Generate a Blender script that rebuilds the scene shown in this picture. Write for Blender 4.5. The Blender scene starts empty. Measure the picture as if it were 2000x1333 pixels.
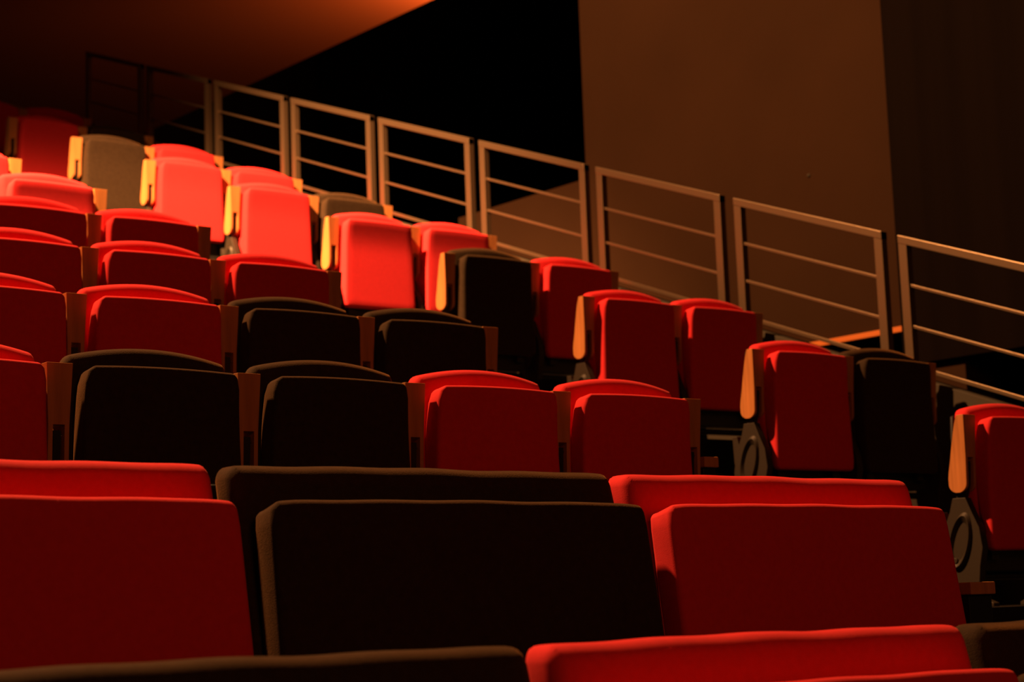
import bpy, bmesh, math, random
from mathutils import Vector, Matrix
random.seed(7)
sc = bpy.context.scene
C = sc.collection
P = 0.5165            # seat pitch
DY, DZ = 0.987, 0.3606  # depth and rise of one tier
H = 0.66              # armrest top above the tier
XR = 1.3121           # first armrest of the right block, right edge

# ------------------------------------------------------------------ materials
def mat(name, col, rough=0.6, metal=0.0, spec=0.5, sheen=0.0, sheen_tint=(1, 1, 1), bump=None, var=None):
    m = bpy.data.materials.new(name); m.use_nodes = True
    nt = m.node_tree; b = nt.nodes['Principled BSDF']
    b.inputs['Base Color'].default_value = (*col, 1)
    b.inputs['Roughness'].default_value = rough
    b.inputs['Metallic'].default_value = metal
    b.inputs['Specular IOR Level'].default_value = spec
    if sheen:
        b.inputs['Sheen Weight'].default_value = sheen
        b.inputs['Sheen Roughness'].default_value = 0.35
        b.inputs['Sheen Tint'].default_value = (*sheen_tint, 1)
    tc = nt.nodes.new('ShaderNodeTexCoord')
    if var:
        mp = nt.nodes.new('ShaderNodeMapping'); mp.inputs['Scale'].default_value = var[0]
        nz = nt.nodes.new('ShaderNodeTexNoise'); nz.inputs['Scale'].default_value = 1.0
        nz.inputs['Detail'].default_value = 4
        rp = nt.nodes.new('ShaderNodeValToRGB')
        a, c = var[1]
        rp.color_ramp.elements[0].position = .3; rp.color_ramp.elements[1].position = .7
        rp.color_ramp.elements[0].color = (*[v * a for v in col], 1)
        rp.color_ramp.elements[1].color = (*[v * c for v in col], 1)
        nt.links.new(tc.outputs['Object'], mp.inputs[0]); nt.links.new(mp.outputs[0], nz.inputs[0])
        nt.links.new(nz.outputs[0], rp.inputs[0]); nt.links.new(rp.outputs[0], b.inputs['Base Color'])
    if bump:
        sc_, st, ds = bump
        n2 = nt.nodes.new('ShaderNodeTexNoise'); n2.inputs['Scale'].default_value = sc_
        n2.inputs['Detail'].default_value = 3
        bp = nt.nodes.new('ShaderNodeBump'); bp.inputs['Strength'].default_value = st
        bp.inputs['Distance'].default_value = ds
        nt.links.new(tc.outputs['Object'], n2.inputs['Vector'])
        nt.links.new(n2.outputs[0], bp.inputs['Height']); nt.links.new(bp.outputs[0], b.inputs['Normal'])
    return m
M = {
 'red': mat('red_wool', (.75, .030, .036), .9, spec=.15, sheen=.2, sheen_tint=(1, .25, .2), bump=(420, .3, .001), var=((60, 60, 60), (.95, 1.04))),
 'black': mat('black_wool', (.036, .022, .011), .9, spec=.1, sheen=.42, sheen_tint=(.85, .38, .12), bump=(420, .5, .002), var=((60, 60, 60), (.85, 1.15))),
 'wood': mat('beech_wood', (.58, .22, .065), .42, spec=.4, var=((60, 60, 4), (.82, 1.1))),
 'metal': mat('seat_metal', (.036, .024, .013), .6, metal=.3, bump=(80, .15, .001)),
 'plastic': mat('black_plastic', (.015, .013, .012), .5),
 'steel': mat('railing_steel', (.26, .18, .105), .38, metal=.8, bump=(60, .08, .001)),
 'carpet': mat('dark_carpet', (.018, .014, .011), .95, spec=.1, bump=(300, .6, .004)),
 'base': mat('plinth_paint', (.052, .040, .024), .8, spec=.3),
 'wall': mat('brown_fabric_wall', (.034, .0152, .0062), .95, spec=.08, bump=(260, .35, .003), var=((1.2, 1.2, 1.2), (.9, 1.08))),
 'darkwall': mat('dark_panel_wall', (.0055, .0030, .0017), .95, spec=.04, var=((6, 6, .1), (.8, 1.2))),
 'void': mat('unlit_black', (.006, .005, .004), .9, spec=.1),  # darkness of the unlit opening, passage and back put into the colour
 'ledge': mat('orange_wood', (.62, .17, .035), .5, spec=.3),
 'ceil': mat('ceiling_paint', (.32, .16, .09), .8, spec=.2),
 'chrome': mat('steel_pin', (.5, .45, .38), .25, metal=1),
}

# ------------------------------------------------------------------ helpers
def mesh_obj(name, bm, m, parent=None, smooth=None, bevel=0):
    bmesh.ops.recalc_face_normals(bm, faces=bm.faces)
    me = bpy.data.meshes.new(name); bm.to_mesh(me); bm.free()
    me.materials.append(m)
    o = bpy.data.objects.new(name, me); C.objects.link(o)
    if parent: o.parent = parent
    if smooth is not None:
        for p in me.polygons: p.use_smooth = True
        me.set_sharp_from_angle(angle=math.radians(smooth))
    if bevel:
        b = o.modifiers.new('bevel', 'BEVEL'); b.width = bevel; b.segments = 2
        b.limit_method = 'ANGLE'; b.angle_limit = math.radians(35)
        b.harden_normals = smooth is not None
    return o
def thing(name, loc):
    o = bpy.data.objects.new(name, None); C.objects.link(o); o.location = loc
    o.empty_display_size = .1
    return o
def tag(o, label, cat, group=None):
    o['label'] = label; o['category'] = cat
    if group: o['group'] = group
def struct(o): o['kind'] = 'structure'; return o
def box(bm, x0, x1, y0, y1, z0, z1):
    v = [bm.verts.new(c) for c in ((x0,y0,z0),(x1,y0,z0),(x1,y1,z0),(x0,y1,z0),(x0,y0,z1),(x1,y0,z1),(x1,y1,z1),(x0,y1,z1))]
    for f in ((0,3,2,1),(4,5,6,7),(0,1,5,4),(1,2,6,5),(2,3,7,6),(3,0,4,7)): bm.faces.new([v[i] for i in f])
def prism(bm, pts, x0, x1):       # polygon in YZ extruded along X
    a = [bm.verts.new((x0, y, z)) for y, z in pts]; b = [bm.verts.new((x1, y, z)) for y, z in pts]
    n = len(pts)
    bm.faces.new(a[::-1]); bm.faces.new(b)
    for i in range(n): bm.faces.new((a[i], a[(i+1) % n], b[(i+1) % n], b[i]))
def edge_samples(n, r):            # 0..1 samples, denser at both ends; r = fraction taken by the rounded edge
    e = [r * (1 - math.cos(a * math.pi / 2 / 5)) for a in range(6)]
    mid = [r + (1 - 2 * r) * i / n for i in range(1, n)]
    return e + mid + [1 - v for v in e[::-1]]
def pad(bm, W, zb, zt, yf, yb, r, nx=12, nz=12, R=.03, ripple=0, drop=0, xo=0):
    """upholstered slab: half width W(z), top zt(x), front yf(x,z), back yb(x,z), edge radius r, corner radius R"""
    Hh = zt(0) - zb
    us = edge_samples(nx, r / (2 * W(zt(0)))); ts = edge_samples(nz, r / Hh)
    g = {}
    for j, t in enumerate(ts):
        for i, u in enumerate(us):
            uu = 2 * u - 1
            z0 = zb + Hh * t
            w = W(z0)
            dt = Hh * (1 - t); db = Hh * t
            if dt < R: w -= R * .8 * (1 - math.sqrt(max(0, 1 - (1 - dt / R) ** 2)))
            if db < R: w -= R * .8 * (1 - math.sqrt(max(0, 1 - (1 - db / R) ** 2)))
            x = uu * w
            z = zb + (zt(x) - zb) * t
            if ripple and t > .5: z += ripple * math.sin(x * 19 + ripple * 900) * math.sin(x * 7.3 + 1.1) * (t - .5) * 2
            e = min(w * (1 - abs(uu)), dt, db)
            off = r * (1 - math.sqrt(max(0, 1 - (1 - e / r) ** 2))) if e < r else 0
            dz = drop * max(0, (t - .8) / .2) ** 2
            g[0, i, j] = bm.verts.new((x + xo, yf(x, z) + off, z))
            g[1, i, j] = bm.verts.new((x + xo, yb(x, z) - off, z - dz))
    n, m = len(us), len(ts)
    for i in range(n - 1):
        for j in range(m - 1):
            bm.faces.new((g[0,i,j], g[0,i+1,j], g[0,i+1,j+1], g[0,i,j+1]))
            bm.faces.new((g[1,i,j], g[1,i,j+1], g[1,i+1,j+1], g[1,i+1,j]))
        for j in (0, m - 1): bm.faces.new((g[0,i,j], g[0,i+1,j], g[1,i+1,j], g[1,i,j]))
    for j in range(m - 1):
        for i in (0, n - 1): bm.faces.new((g[0,i,j], g[0,i,j+1], g[1,i,j+1], g[1,i,j]))
def ring(bm, cx, cy, cz, ry, rz, t, tilt, depth):   # raised oval ring on a side panel, in a YZ plane
    n = 28; L = []
    for i in range(n):
        a = 2 * math.pi * i / n
        row = []
        for s, dx in ((1, 0), (1 - .35 * t / ry, -depth), (1 - t / ry, 0)):
            y, z = ry * s * math.cos(a), rz * s * math.sin(a)
            y, z = y * math.cos(tilt) - z * math.sin(tilt), y * math.sin(tilt) + z * math.cos(tilt)
            row.append(bm.verts.new((cx + dx, cy + y, cz + z)))
        L.append(row)
    for i in range(n):
        a, b = L[i], L[(i + 1) % n]
        for k in range(3): bm.faces.new((a[k], b[k], b[(k+1) % 3], a[(k+1) % 3]))

# ------------------------------------------------------------------ seat parts (local: x from the seat's middle, y from the armrest fronts, z from the floor)
def cushion_single():
    bm = bmesh.new()
    z0 = H - .47; zt = H - .003
    W = lambda z: .207 + .016 * (zt - z) / .46
    def yf(x, z):
        s = (zt - z) / .467
        return -.05 + .014 * math.sin(math.pi / 2 * min(1, max(0, s) / .38))
    def yb(x, z):
        s = (zt - z) / .467
        k = min(1, max(0, (s - .70) / .14)); k = k * k * (3 - 2 * k)
        return yf(x, z) + .060 + .010 * math.sin(math.pi * min(1, s / .7)) * (1 - k) - .020 * k
    pad(bm, W, z0, lambda x: zt - .006 * (x / .207) ** 2, yf, yb, .014, 12, 16, .034, drop=.005)
    return bm
def back_single():
    bm = bmesh.new()
    z0 = H - .40
    top = lambda x: H + .054 - .028 * (x / .222) ** 2
    W = lambda z: .2235 - .006 * max(0, min(1, (H - z) / .4))
    yf = lambda x, z: .040 + .08 * (z - H) - .014 * (1 - (x / .222) ** 2)
    yb = lambda x, z: yf(x, z) + .062 + .02 * (1 - max(0, min(1, (z - z0) / .45)))
    pad(bm, W, z0, top, yf, yb, .026, 16, 12, .030)
    return bm
def shell_single(wd=.215, rec=.10, yo=.118):
    bm = bmesh.new()
    pad(bm, lambda z: wd, H - .44, lambda x: H + .012, lambda x, z: yo + rec * (z - H), lambda x, z: yo + .014 + rec * (z - H), .006, 6, 6, .04)
    return bm
def seat_frame(w=.205):
    bm = bmesh.new()
    box(bm, -w, w, .035, .12, H - .535, H - .455)
    box(bm, -w + .03, -w + .07, .01, .14, H - .50, H - .40)
    box(bm, w - .07, w - .03, .01, .14, H - .50, H - .40)
    bmesh.ops.create_cone(bm, cap_ends=True, segments=14, radius1=.014, radius2=.014, depth=2 * w + .03,
                          matrix=Matrix.Translation((0, .085, H - .555)) @ Matrix.Rotation(math.pi / 2, 4, 'Y'))
    return bm
def arm_mesh(xc):
    """wooden armrest stowed upright: tapering paddle with a slot for its bracket"""
    bm = bmesh.new()
    L = .268
    zs = [0, -.03, -.06, -.09, -.12, -.147, -.17, -.195, -.215, -.238, -.246, -.253, -.259, -.264, -.267, -.268]
    def wid(z): return .0335 - .0065 * min(1, -z / .15)
    def fb(z):
        s = -z
        f = .012 * s / L; b = .031 + .056 * min(1, s / .21) ** .8
        if s > .238:
            q = (s - .238) / (L - .238); m = (f + b) / 2; hw = (b - f) / 2 * math.sqrt(max(.02, 1 - q * q))
            f, b = m - hw, m + hw
        return f, b
    rows = []
    for z in zs:
        w = wid(z); f, b = fb(z); xs = (-w, -.0150, .0150, w)
        rows.append([(bm.verts.new((xc + x, f, H + z)), bm.verts.new((xc + x, b, H + z))) for x in xs])
    keep = lambda j, c: c != 1 or zs[j + 1] >= -.148
    n = len(zs) - 1
    def has(j, c): return 0 <= j < n and 0 <= c < 3 and keep(j, c)
    for j in range(n):
        for c in range(3):
            if not keep(j, c): continue
            a, b_, d, e = rows[j][c], rows[j][c+1], rows[j+1][c+1], rows[j+1][c]
            bm.faces.new((a[0], b_[0], d[0], e[0])); bm.faces.new((a[1], e[1], d[1], b_[1]))
            if not has(j, c - 1): bm.faces.new((a[0], e[0], e[1], a[1]))
            if not has(j, c + 1): bm.faces.new((b_[0], b_[1], d[1], d[0]))
            if not has(j - 1, c): bm.faces.new((a[0], a[1], b_[1], b_[0]))
            if not has(j + 1, c): bm.faces.new((e[0], d[0], d[1], e[1]))
    return bm
def bracket_mesh(xc):
    bm = bmesh.new()
    prism(bm, [(.016, H-.16), (.055, H-.16), (.062, H-.24), (.075, H-.30), (.040, H-.30), (.022, H-.24)], xc - .0095, xc + .0095)
    return bm
def standard_mesh(xc):
    bm = bmesh.new()
    pts = [(.030, H-.285), (.085, H-.285), (.100, H-.33), (.135, H-.40), (.150, H-.47), (.150, H-.56), (.17, .035), (.22, .012), (.22, 0),
           (-.06, 0), (-.06, .012), (.0, .035), (-.015, H-.52), (-.03, H-.46), (-.02, H-.39), (.010, H-.33)]
    prism(bm, pts, xc - .016, xc + .016)
    ring(bm, xc - .016, .062, H - .435, .044, .105, .016, .30, .012)
    prism(bm, [(.10, H-.44), (.15, H-.44), (.155, H-.33), (.13, H-.33)], xc - .012, xc + .012)
    bmesh.ops.create_cone(bm, cap_ends=True, segments=12, radius1=.010, radius2=.010, depth=.05,
                          matrix=Matrix.Translation((xc, .085, H - .50)) @ Matrix.Rotation(math.pi / 2, 4, 'Y'))
    return bm
def end_cap(x0, x1, z1, y0, bm):
    box(bm, x0, x1, y0, y0 + .22, z1 - .032, z1)
def end_panel(x0, x1, z1, y0, bm):
    box(bm, x0 + .004, x1 - .004, y0 + .012, y0 + .20, z1 - .19, z1 - .032)
    box(bm, x0 + .02, x1 - .02, y0 + .06, y0 + .16, 0, z1 - .19)

AX = .292 - .0335
# prototype meshes shared by every copy
def build_seat(colour, arms, extra=False):
    t = thing('theatre_seat', (0, 0, 0))
    mesh_obj('seat_cushion', cushion_single(), M[colour], t, 50)
    mesh_obj('backrest', back_single(), M[colour], t, 50)
    mesh_obj('back_shell', shell_single(), M['plastic'], t, 40)
    mesh_obj('seat_frame', seat_frame(), M['plastic'], t, 40)
    for s in arms:
        mesh_obj('armrest', arm_mesh(s * AX), M['wood'], t, 35, bevel=.004)
        br = mesh_obj('arm_bracket', bracket_mesh(s * AX), M['plastic'], t, 40)
        bm = bmesh.new()
        bmesh.ops.create_cone(bm, cap_ends=True, segments=12, radius1=.004, radius2=.004, depth=.028,
                              matrix=Matrix.Translation((s * AX, .022, H - .172)) @ Matrix.Rotation(math.pi / 2, 4, 'Y'))
        mesh_obj('pivot_pin', bm, M['chrome'], br, 40)
        mesh_obj('side_standard', standard_mesh(s * AX), M['metal'], t, 40, bevel=.002)
    if extra:
        bm = bmesh.new(); end_cap(.295, .355, H - .175, .0, bm); mesh_obj('end_panel_cap', bm, M['wood'], t, bevel=.003)
        bm = bmesh.new(); end_panel(.295, .355, H - .175, .0, bm); mesh_obj('end_panel', bm, M['plastic'], t, bevel=.002)
    return t
def build_double(colour, end=False):
    t = thing('double_theatre_seat', (0, 0, 0))
    w = .482
    zt = H - .034; z0 = H - .50
    bm = bmesh.new()
    yf = lambda x, z: -.045 - .062 * (zt - z) / .46
    pad(bm, lambda z: w + .010 * (zt - z) / .46, z0, lambda x: zt - .010 * (abs(x) / w) ** 10, yf,
        lambda x, z: yf(x, z) + .080 - .034 * max(0, min(1, ((zt - z) / .466 - .7) / .15)), .016, 40, 14, .030, ripple=.0016, drop=.014, xo=.004)
    mesh_obj('seat_cushion', bm, M[colour], t, 50)
    bm = bmesh.new()
    bt = H + .043; bz = H - .42
    yb = lambda x, z: .078 + .24 * (z - bt)
    pad(bm, lambda z: .499, bz, lambda x: bt - .006 * (abs(x) / .499) ** 8, yb, lambda x, z: yb(x, z) + .085, .028, 40, 12, .035, ripple=.0022)
    mesh_obj('backrest', bm, M[colour], t, 50)
    mesh_obj('back_shell', shell_single(.49, .26, .205), M['plastic'], t, 40)
    bm = bmesh.new()
    box(bm, -.46, .46, .03, .12, H - .56, H - .49)
    mesh_obj('seat_frame', bm, M['plastic'], t)
    for s in (-1, 1):
        bm = bmesh.new()
        prism(bm, [(-.02, 0), (.20, 0), (.20, .015), (.13, .04), (.11, H-.47), (.19, H-.12), (.16, H-.12), (.05, H-.46), (.03, .04), (-.02, .015)], s * .5035 - .011, s * .5035 + .011)
        mesh_obj('side_standard', bm, M['metal'], t, bevel=.002)
    if end:
        bm = bmesh.new(); end_cap(.555, .655, H - .23, -.05, bm); mesh_obj('end_panel_cap', bm, M['wood'], t, bevel=.003)
        bm = bmesh.new(); end_panel(.555, .655, H - .23, -.05, bm); mesh_obj('end_panel', bm, M['plastic'], t, bevel=.002)
        bm = bmesh.new(); box(bm, .51, .60, .02, .10, H - .42, H - .30); mesh_obj('end_panel_bracket', bm, M['metal'], t, bevel=.002)
    return t
def copy_tree(o, parent=None):
    c = o.copy(); C.objects.link(c); c.parent = parent
    for ch in o.children: copy_tree(ch, c)
    return c
used = {}
def place(key, maker, loc, label, group, cat='theatre seat', rz=0):
    if key not in used: o = used[key] = maker()
    else: o = copy_tree(used[key])
    o.location = loc; o.rotation_euler.z = rz
    tag(o, label, cat, group)
    return o

# left block: k = tier, seats listed from the stairs towards the left
xoff = {0: -.005, 1: -.002, 2: .010, 3: -.003, 4: 0, 5: .012}
LEFT = {
 0: [('red', 'red seat at the stair end of the lowest row of single seats'),
     ('red', 'red seat between a red end seat and a black seat, lowest single row'),
     ('black', 'black seat beside a red seat in the lowest row of single seats'),
     ('black', 'left-hand black seat of the two in the lowest row of single seats'),
     ('red', 'red seat at left frame edge, left of two black seats, lowest single row')],
 1: [('black', 'black seat at the stair end of the second row of single seats'),
     ('black', 'black seat between a red seat and a black end seat, second single row'),
     ('red', 'whole red seat left of two black seats in the second row of single seats'),
     ('red', 'dim red seat cut off by left frame edge in the second single row')],
 2: [('red', 'red seat at the stair end of the third row, just above a black seat'),
     ('red', 'red seat second from the stairs in the third row of single seats'),
     ('red', 'dark red seat cut off by left frame edge in the third single row')],
 3: [('red', 'red seat at the stair end of the fourth single row'),
     ('red', 'red seat cut off by left frame edge in the fourth single row')],
 4: [('red', 'brightly lit red seat at left frame edge, stair end of the fifth single row')],
 5: [('red', 'bright red sliver of seat at the left frame edge beside a glowing wooden armrest')],
}
names = ['lowest', 'second', 'third', 'fourth', 'fifth', 'sixth']
for k, row in LEFT.items():
    for n, (c, lab) in enumerate(row):
        ex = (k == 0 and n == 0)
        last = (n == len(row) - 1)
        arms = (1,)
        key = ('L', c, ex)
        place(key, (lambda c=c, ex=ex: build_seat(c, (1,), ex)), (-n * P - .292 + xoff[k], k * DY, k * DZ - H), lab,
              'single seats left of the stairs, %s row' % names[k])
RIGHT = {
 0: [('red', 'red seat at the right frame edge, nearest seat of the block beside the railing')],
 1: [('red', 'red seat beside a black seat, second nearest row next to the railing'), ('black', 'black seat next to the railing, beside a dark red seat')],
 2: [('red', 'left seat of the pair of deep red seats between stairs and railing'), ('red', 'right seat of the deep red pair, on its railing side')],
 3: [('black', 'black seat by the stairs with a glowing orange armrest, halfway up the railing block'), ('red', 'red seat by the railing with shaded front, beside the black seat halfway up')],
 4: [('red', 'glowing red seat by the stairs directly above the shaded black seat'), ('red', 'lit red seat by the railing directly above the shaded pair of black and red')],
 5: [('red', 'glowing red seat beside a brown lit black seat at the railing'), ('black', 'brown lit black seat at the railing behind glowing red seats')],
 6: [('red', 'glowing pinkish red seat by the stairs beside the topmost bright red seat back'), ('red', 'bright red seat back at the railing in the third row from the top')],
 7: [('black', 'brown looking black seat by the stairs, third row from the top'), ('red', 'red seat back')],
 8: [('red', 'deep red seat by the stairs, left of the barely lit black seat back'), ('black', 'barely lit black seat back at the railing in the dim upper rows')],
 9: [('red', 'very dark red seat at the upper left frame edge in the topmost visible row'), ('red', 'very dark red seat back at the railing end of the topmost visible row')],
}
RIGHT[6][1] = ('red', 'bright red seat back beside the railing, right of the glowing pinkish red seat')
RIGHT[7][1] = ('red', 'red seat back by the railing, right of the brown looking black seat')
for k, row in RIGHT.items():
    for n, (c, lab) in enumerate(row):
        arms = (-1, 1) if n == 0 else (1,)
        key = ('R', c, n)
        place(key, (lambda c=c, arms=arms: build_seat(c, arms)), (XR + (n + .5) * P - .0335, k * DY, k * DZ - H), lab,
              'single seats between the stairs and the railing')
DOUBLE = {
 -1: [('red', 'wide red double seat at the stair end, right of a wide black one'), ('black', 'wide black double seat in the middle between two wide red ones'), ('red', 'wide red double seat at the left, behind a long black seat back')],
 -2: [('black', 'wide black double seat in the bottom right corner of the nearest row'), ('red', 'wide red double seat in the nearest row, between two wide black ones'), ('black', 'wide black double seat along the bottom left edge in the nearest row')],
}
for k, row in DOUBLE.items():
    for n, (c, lab) in enumerate(row):
        e = (k == -1 and n == 0)
        place(('D', c, e), (lambda c=c, e=e: build_double(c, e)), ((-.129 if k == -1 else -.149) - .5165 - n * 1.033, k * DY, k * DZ - H), lab,
              'wide double seats in the two nearest rows')

# ------------------------------------------------------------------ railing
XF = 2.40
SL = DZ / DY
def bar_mesh(y0, y1, zc0, h, x0, x1):       # sloped bar; zc0 = top height at y0
    bm = bmesh.new()
    z1 = zc0 + (y1 - y0) * SL
    prism(bm, [(y0, zc0 - h), (y1, z1 - h), (y1, z1), (y0, zc0)], x0, x1)
    return bm
def build_panel():
    t = thing('railing_panel', (0, 0, 0))     # origin under the lower post, z at the top line of the lower post
    L = .897; d = .045
    topz = lambda y: (y - 0) * SL
    base = -.70
    for y in (0, L - d):
        bm = bmesh.new()
        prism(bm, [(y, base + y * SL), (y + d, base + (y + d) * SL), (y + d, topz(y + d) - .001), (y, topz(y) - .001)], 0, .036)
        o = mesh_obj('post', bm, M['steel'], t, bevel=.0015)
    mesh_obj('top_rail', bar_mesh(.0, L, .0, .036, -.002, .038), M['steel'], t, bevel=.002)
    for off, hh in ((-.208, .013), (-.389, .013), (-.564, .018)):
        mesh_obj('crossbar', bar_mesh(d, L - d, off + d * SL, hh, .010, .026), M['steel'], t, bevel=.001)
    return t
RL = ['railing panel at the right frame edge, its lower end cut off',
      'railing panel with the brightest top edge, before the right corner of the brown wall',
      'railing panel before the brown wall, above the two deep red seats',
      'railing panel at the left edge of the brown wall',
      'railing panel rising behind the red seat above the black and red pair',
      'railing panel above the brown lit black seat at the railing',
      'faint railing panel under the low tip of the orange ceiling',
      'almost unlit railing panel between two dark posts, left of the ceiling tip',
      'barely visible railing panel at the top of the rows, left of the dark posts']
proto = None
for k in range(0, 9):
    o = build_panel() if proto is None else copy_tree(proto)
    proto = proto or o
    y0 = 1.1837 + k * DY + .987 - .897 + .006 - .987 + .1 - .004
    y0 = 2.181 - .897 + (k - 1) * DY
    z0 = 1.314 - .897 * SL + (k - 1) * DZ + .004
    o.location = (XF, y0, z0)
    tag(o, RL[k], 'railing', 'sloping railing panels beside the seats')

# ------------------------------------------------------------------ tiers and stairs
bm = bmesh.new()
K0, K1 = -3, 11
pts = []
for k in range(K0, K1 + 1):
    y = k * DY - .50; z = k * DZ - H
    pts += [(y, z - DZ if k > K0 else z), (y, z)]
pts.append((K1 * DY + 2.0, K1 * DZ - H))
pts.append((K1 * DY + 2.0, -3.0)); pts.append((pts[0][0], -3.0))
clean = []
for p in pts:
    if not clean or (abs(p[0]-clean[-1][0]) + abs(p[1]-clean[-1][1])) > 1e-5: clean.append(p)
prism(bm, clean, -8.0, XF + .06)
for k in range(-2, K1 + 1):          # half steps of the stairs
    y = k * DY - .50; z = k * DZ - H
    box(bm, .09, 1.20, y - .34, y - .001, z - DZ + .001, z - DZ / 2)
struct(mesh_obj('floor', bm, M['carpet']))
# nosing strips on the stairs
bm = bmesh.new()
for k in range(-2, K1 + 1):
    y = k * DY - .50; z = k * DZ - H
    box(bm, .09, 1.20, y - .342, y - .31, z - DZ / 2, z - DZ / 2 + .004)
struct(mesh_obj('trim_2', bm, M['plastic']))
# plinth under the railing
bm = bmesh.new()
ya, yb_ = -2.0, 11.0
zt = lambda y: 1.314 - (2.181 - y) * SL - .612
prism(bm, [(ya, -3), (yb_, -3), (yb_, zt(yb_)), (ya, zt(ya))], XF - .012, XF + .085)
struct(mesh_obj('wall_railing_base', bm, M['base'], bevel=.004))

# ------------------------------------------------------------------ walls, opening, ceiling
XW = 3.6
bm = bmesh.new()
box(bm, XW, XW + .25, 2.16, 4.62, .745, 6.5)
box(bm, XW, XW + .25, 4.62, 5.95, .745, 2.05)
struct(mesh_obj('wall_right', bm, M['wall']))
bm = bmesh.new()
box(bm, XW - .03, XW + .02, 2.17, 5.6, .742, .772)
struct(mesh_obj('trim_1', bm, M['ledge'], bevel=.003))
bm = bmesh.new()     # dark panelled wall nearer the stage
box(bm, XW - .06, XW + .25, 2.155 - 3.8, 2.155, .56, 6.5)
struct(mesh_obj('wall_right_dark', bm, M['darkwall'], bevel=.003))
bm = bmesh.new()     # low pier under the dark wall
box(bm, XW - .02, XW + .2, 1.80, 2.3, -2.0, .56)
struct(mesh_obj('wall_pier', bm, M['wall']))
bm = bmesh.new()     # black passage behind
box(bm, XW + .9, XW + 1.0, -4.0, 4.6, -3.0, 6.5)
box(bm, XF + .085, XW + .9, -4.0, 12.0, -3.05, -2.9)
struct(mesh_obj('wall_passage', bm, M['void']))
bm = bmesh.new()
box(bm, 9.0, 9.2, 4.62, 16.0, -3, 8.0)
box(bm, XW + .25, 9.0, 4.62, 4.72, -3, 8.0)
struct(mesh_obj('wall_opening', bm, M['void']))
bm = bmesh.new()
box(bm, -9, 9.2, 16.0, 16.2, -3, 8.0)
struct(mesh_obj('wall_back', bm, M['void']))
bm = bmesh.new()
box(bm, -9, 5.14, 7.0, 16.0, 4.5, 4.62)
struct(mesh_obj('ceiling', bm, M['ceil']))
bm = bmesh.new()
for y, z in ((2.775, 1.689),):
    bmesh.ops.create_uvsphere(bm, u_segments=10, v_segments=6, radius=.011, matrix=Matrix.Translation((XW, y, z)))
struct(mesh_obj('trim_3', bm, M['base']))

# ------------------------------------------------------------------ lights
def aim(o, target):
    d = Vector(target) - o.location
    o.rotation_euler = d.to_track_quat('-Z', 'Y').to_euler()
def spot(name, loc, target, power, col, size, blend, radius):
    l = bpy.data.lights.new(name, 'SPOT'); l.energy = power; l.color = col
    l.spot_size = math.radians(size); l.spot_blend = blend; l.shadow_soft_size = radius
    o = bpy.data.objects.new(name, l); C.objects.link(o); o.location = loc; aim(o, target); return o
def area(name, loc, target, power, col, size):
    l = bpy.data.lights.new(name, 'AREA'); l.energy = power; l.color = col; l.size = size
    o = bpy.data.objects.new(name, l); C.objects.link(o); o.location = loc; aim(o, target); return o
KEY = (1, .45, .17)
spot('house_spot', (-3.1, 3.35, 6.4), (0.0, 1.8, .5), 5200, KEY, 115, .4, .10)
spot('added_row_spot', (-3.1, 3.15, 6.4), (0.3, 5.2, 1.6), 16000, KEY, 48, .7, .10)  # second spot added beside the key to brighten the upper rows
area('stage_fill', (-3.0, -9.0, 3.5), (0, 1.5, .5), 62, (1, .30, .10), 2.5)
spot('opening_uplight', (5.3, 7.35, 4.15), (5.0, 8.3, 4.5), 340, (1, .20, .035), 100, .8, .1)

w = bpy.data.worlds.new('world'); sc.world = w; w.use_nodes = True
w.node_tree.nodes['Background'].inputs[0].default_value = (.030, .024, .016, 1)
w.node_tree.nodes['Background'].inputs[1].default_value = .14

# ------------------------------------------------------------------ camera
f, yaw, pitch, roll = 3745.0553, .6743, .1433, -.0371
cy, sy = math.cos(yaw), math.sin(yaw)
fw = Vector((sy * math.cos(pitch), cy * math.cos(pitch), math.sin(pitch)))
rt = Vector((cy, -sy, 0)); up = rt.cross(fw)
r2 = math.cos(roll) * rt + math.sin(roll) * up
u2 = -math.sin(roll) * rt + math.cos(roll) * up
cam = bpy.data.cameras.new('camera'); co = bpy.data.objects.new('camera', cam); C.objects.link(co)
mw = Matrix((( r2.x, u2.x, -fw.x, -4.0752), (r2.y, u2.y, -fw.y, -4.1826), (r2.z, u2.z, -fw.z, -.6375), (0, 0, 0, 1)))
co.matrix_world = mw
cam.sensor_width = 36; cam.lens = f * 36 / 2000
cam.clip_start = .05; cam.clip_end = 100
cam.dof.use_dof = True; cam.dof.focus_distance = 4.6; cam.dof.aperture_fstop = 5.0
sc.camera = co
sc.view_settings.view_transform = 'Standard'; sc.view_settings.look = 'None'
sc.view_settings.gamma = 1; sc.view_settings.exposure = 0.0
sc.view_settings.use_curve_mapping = False
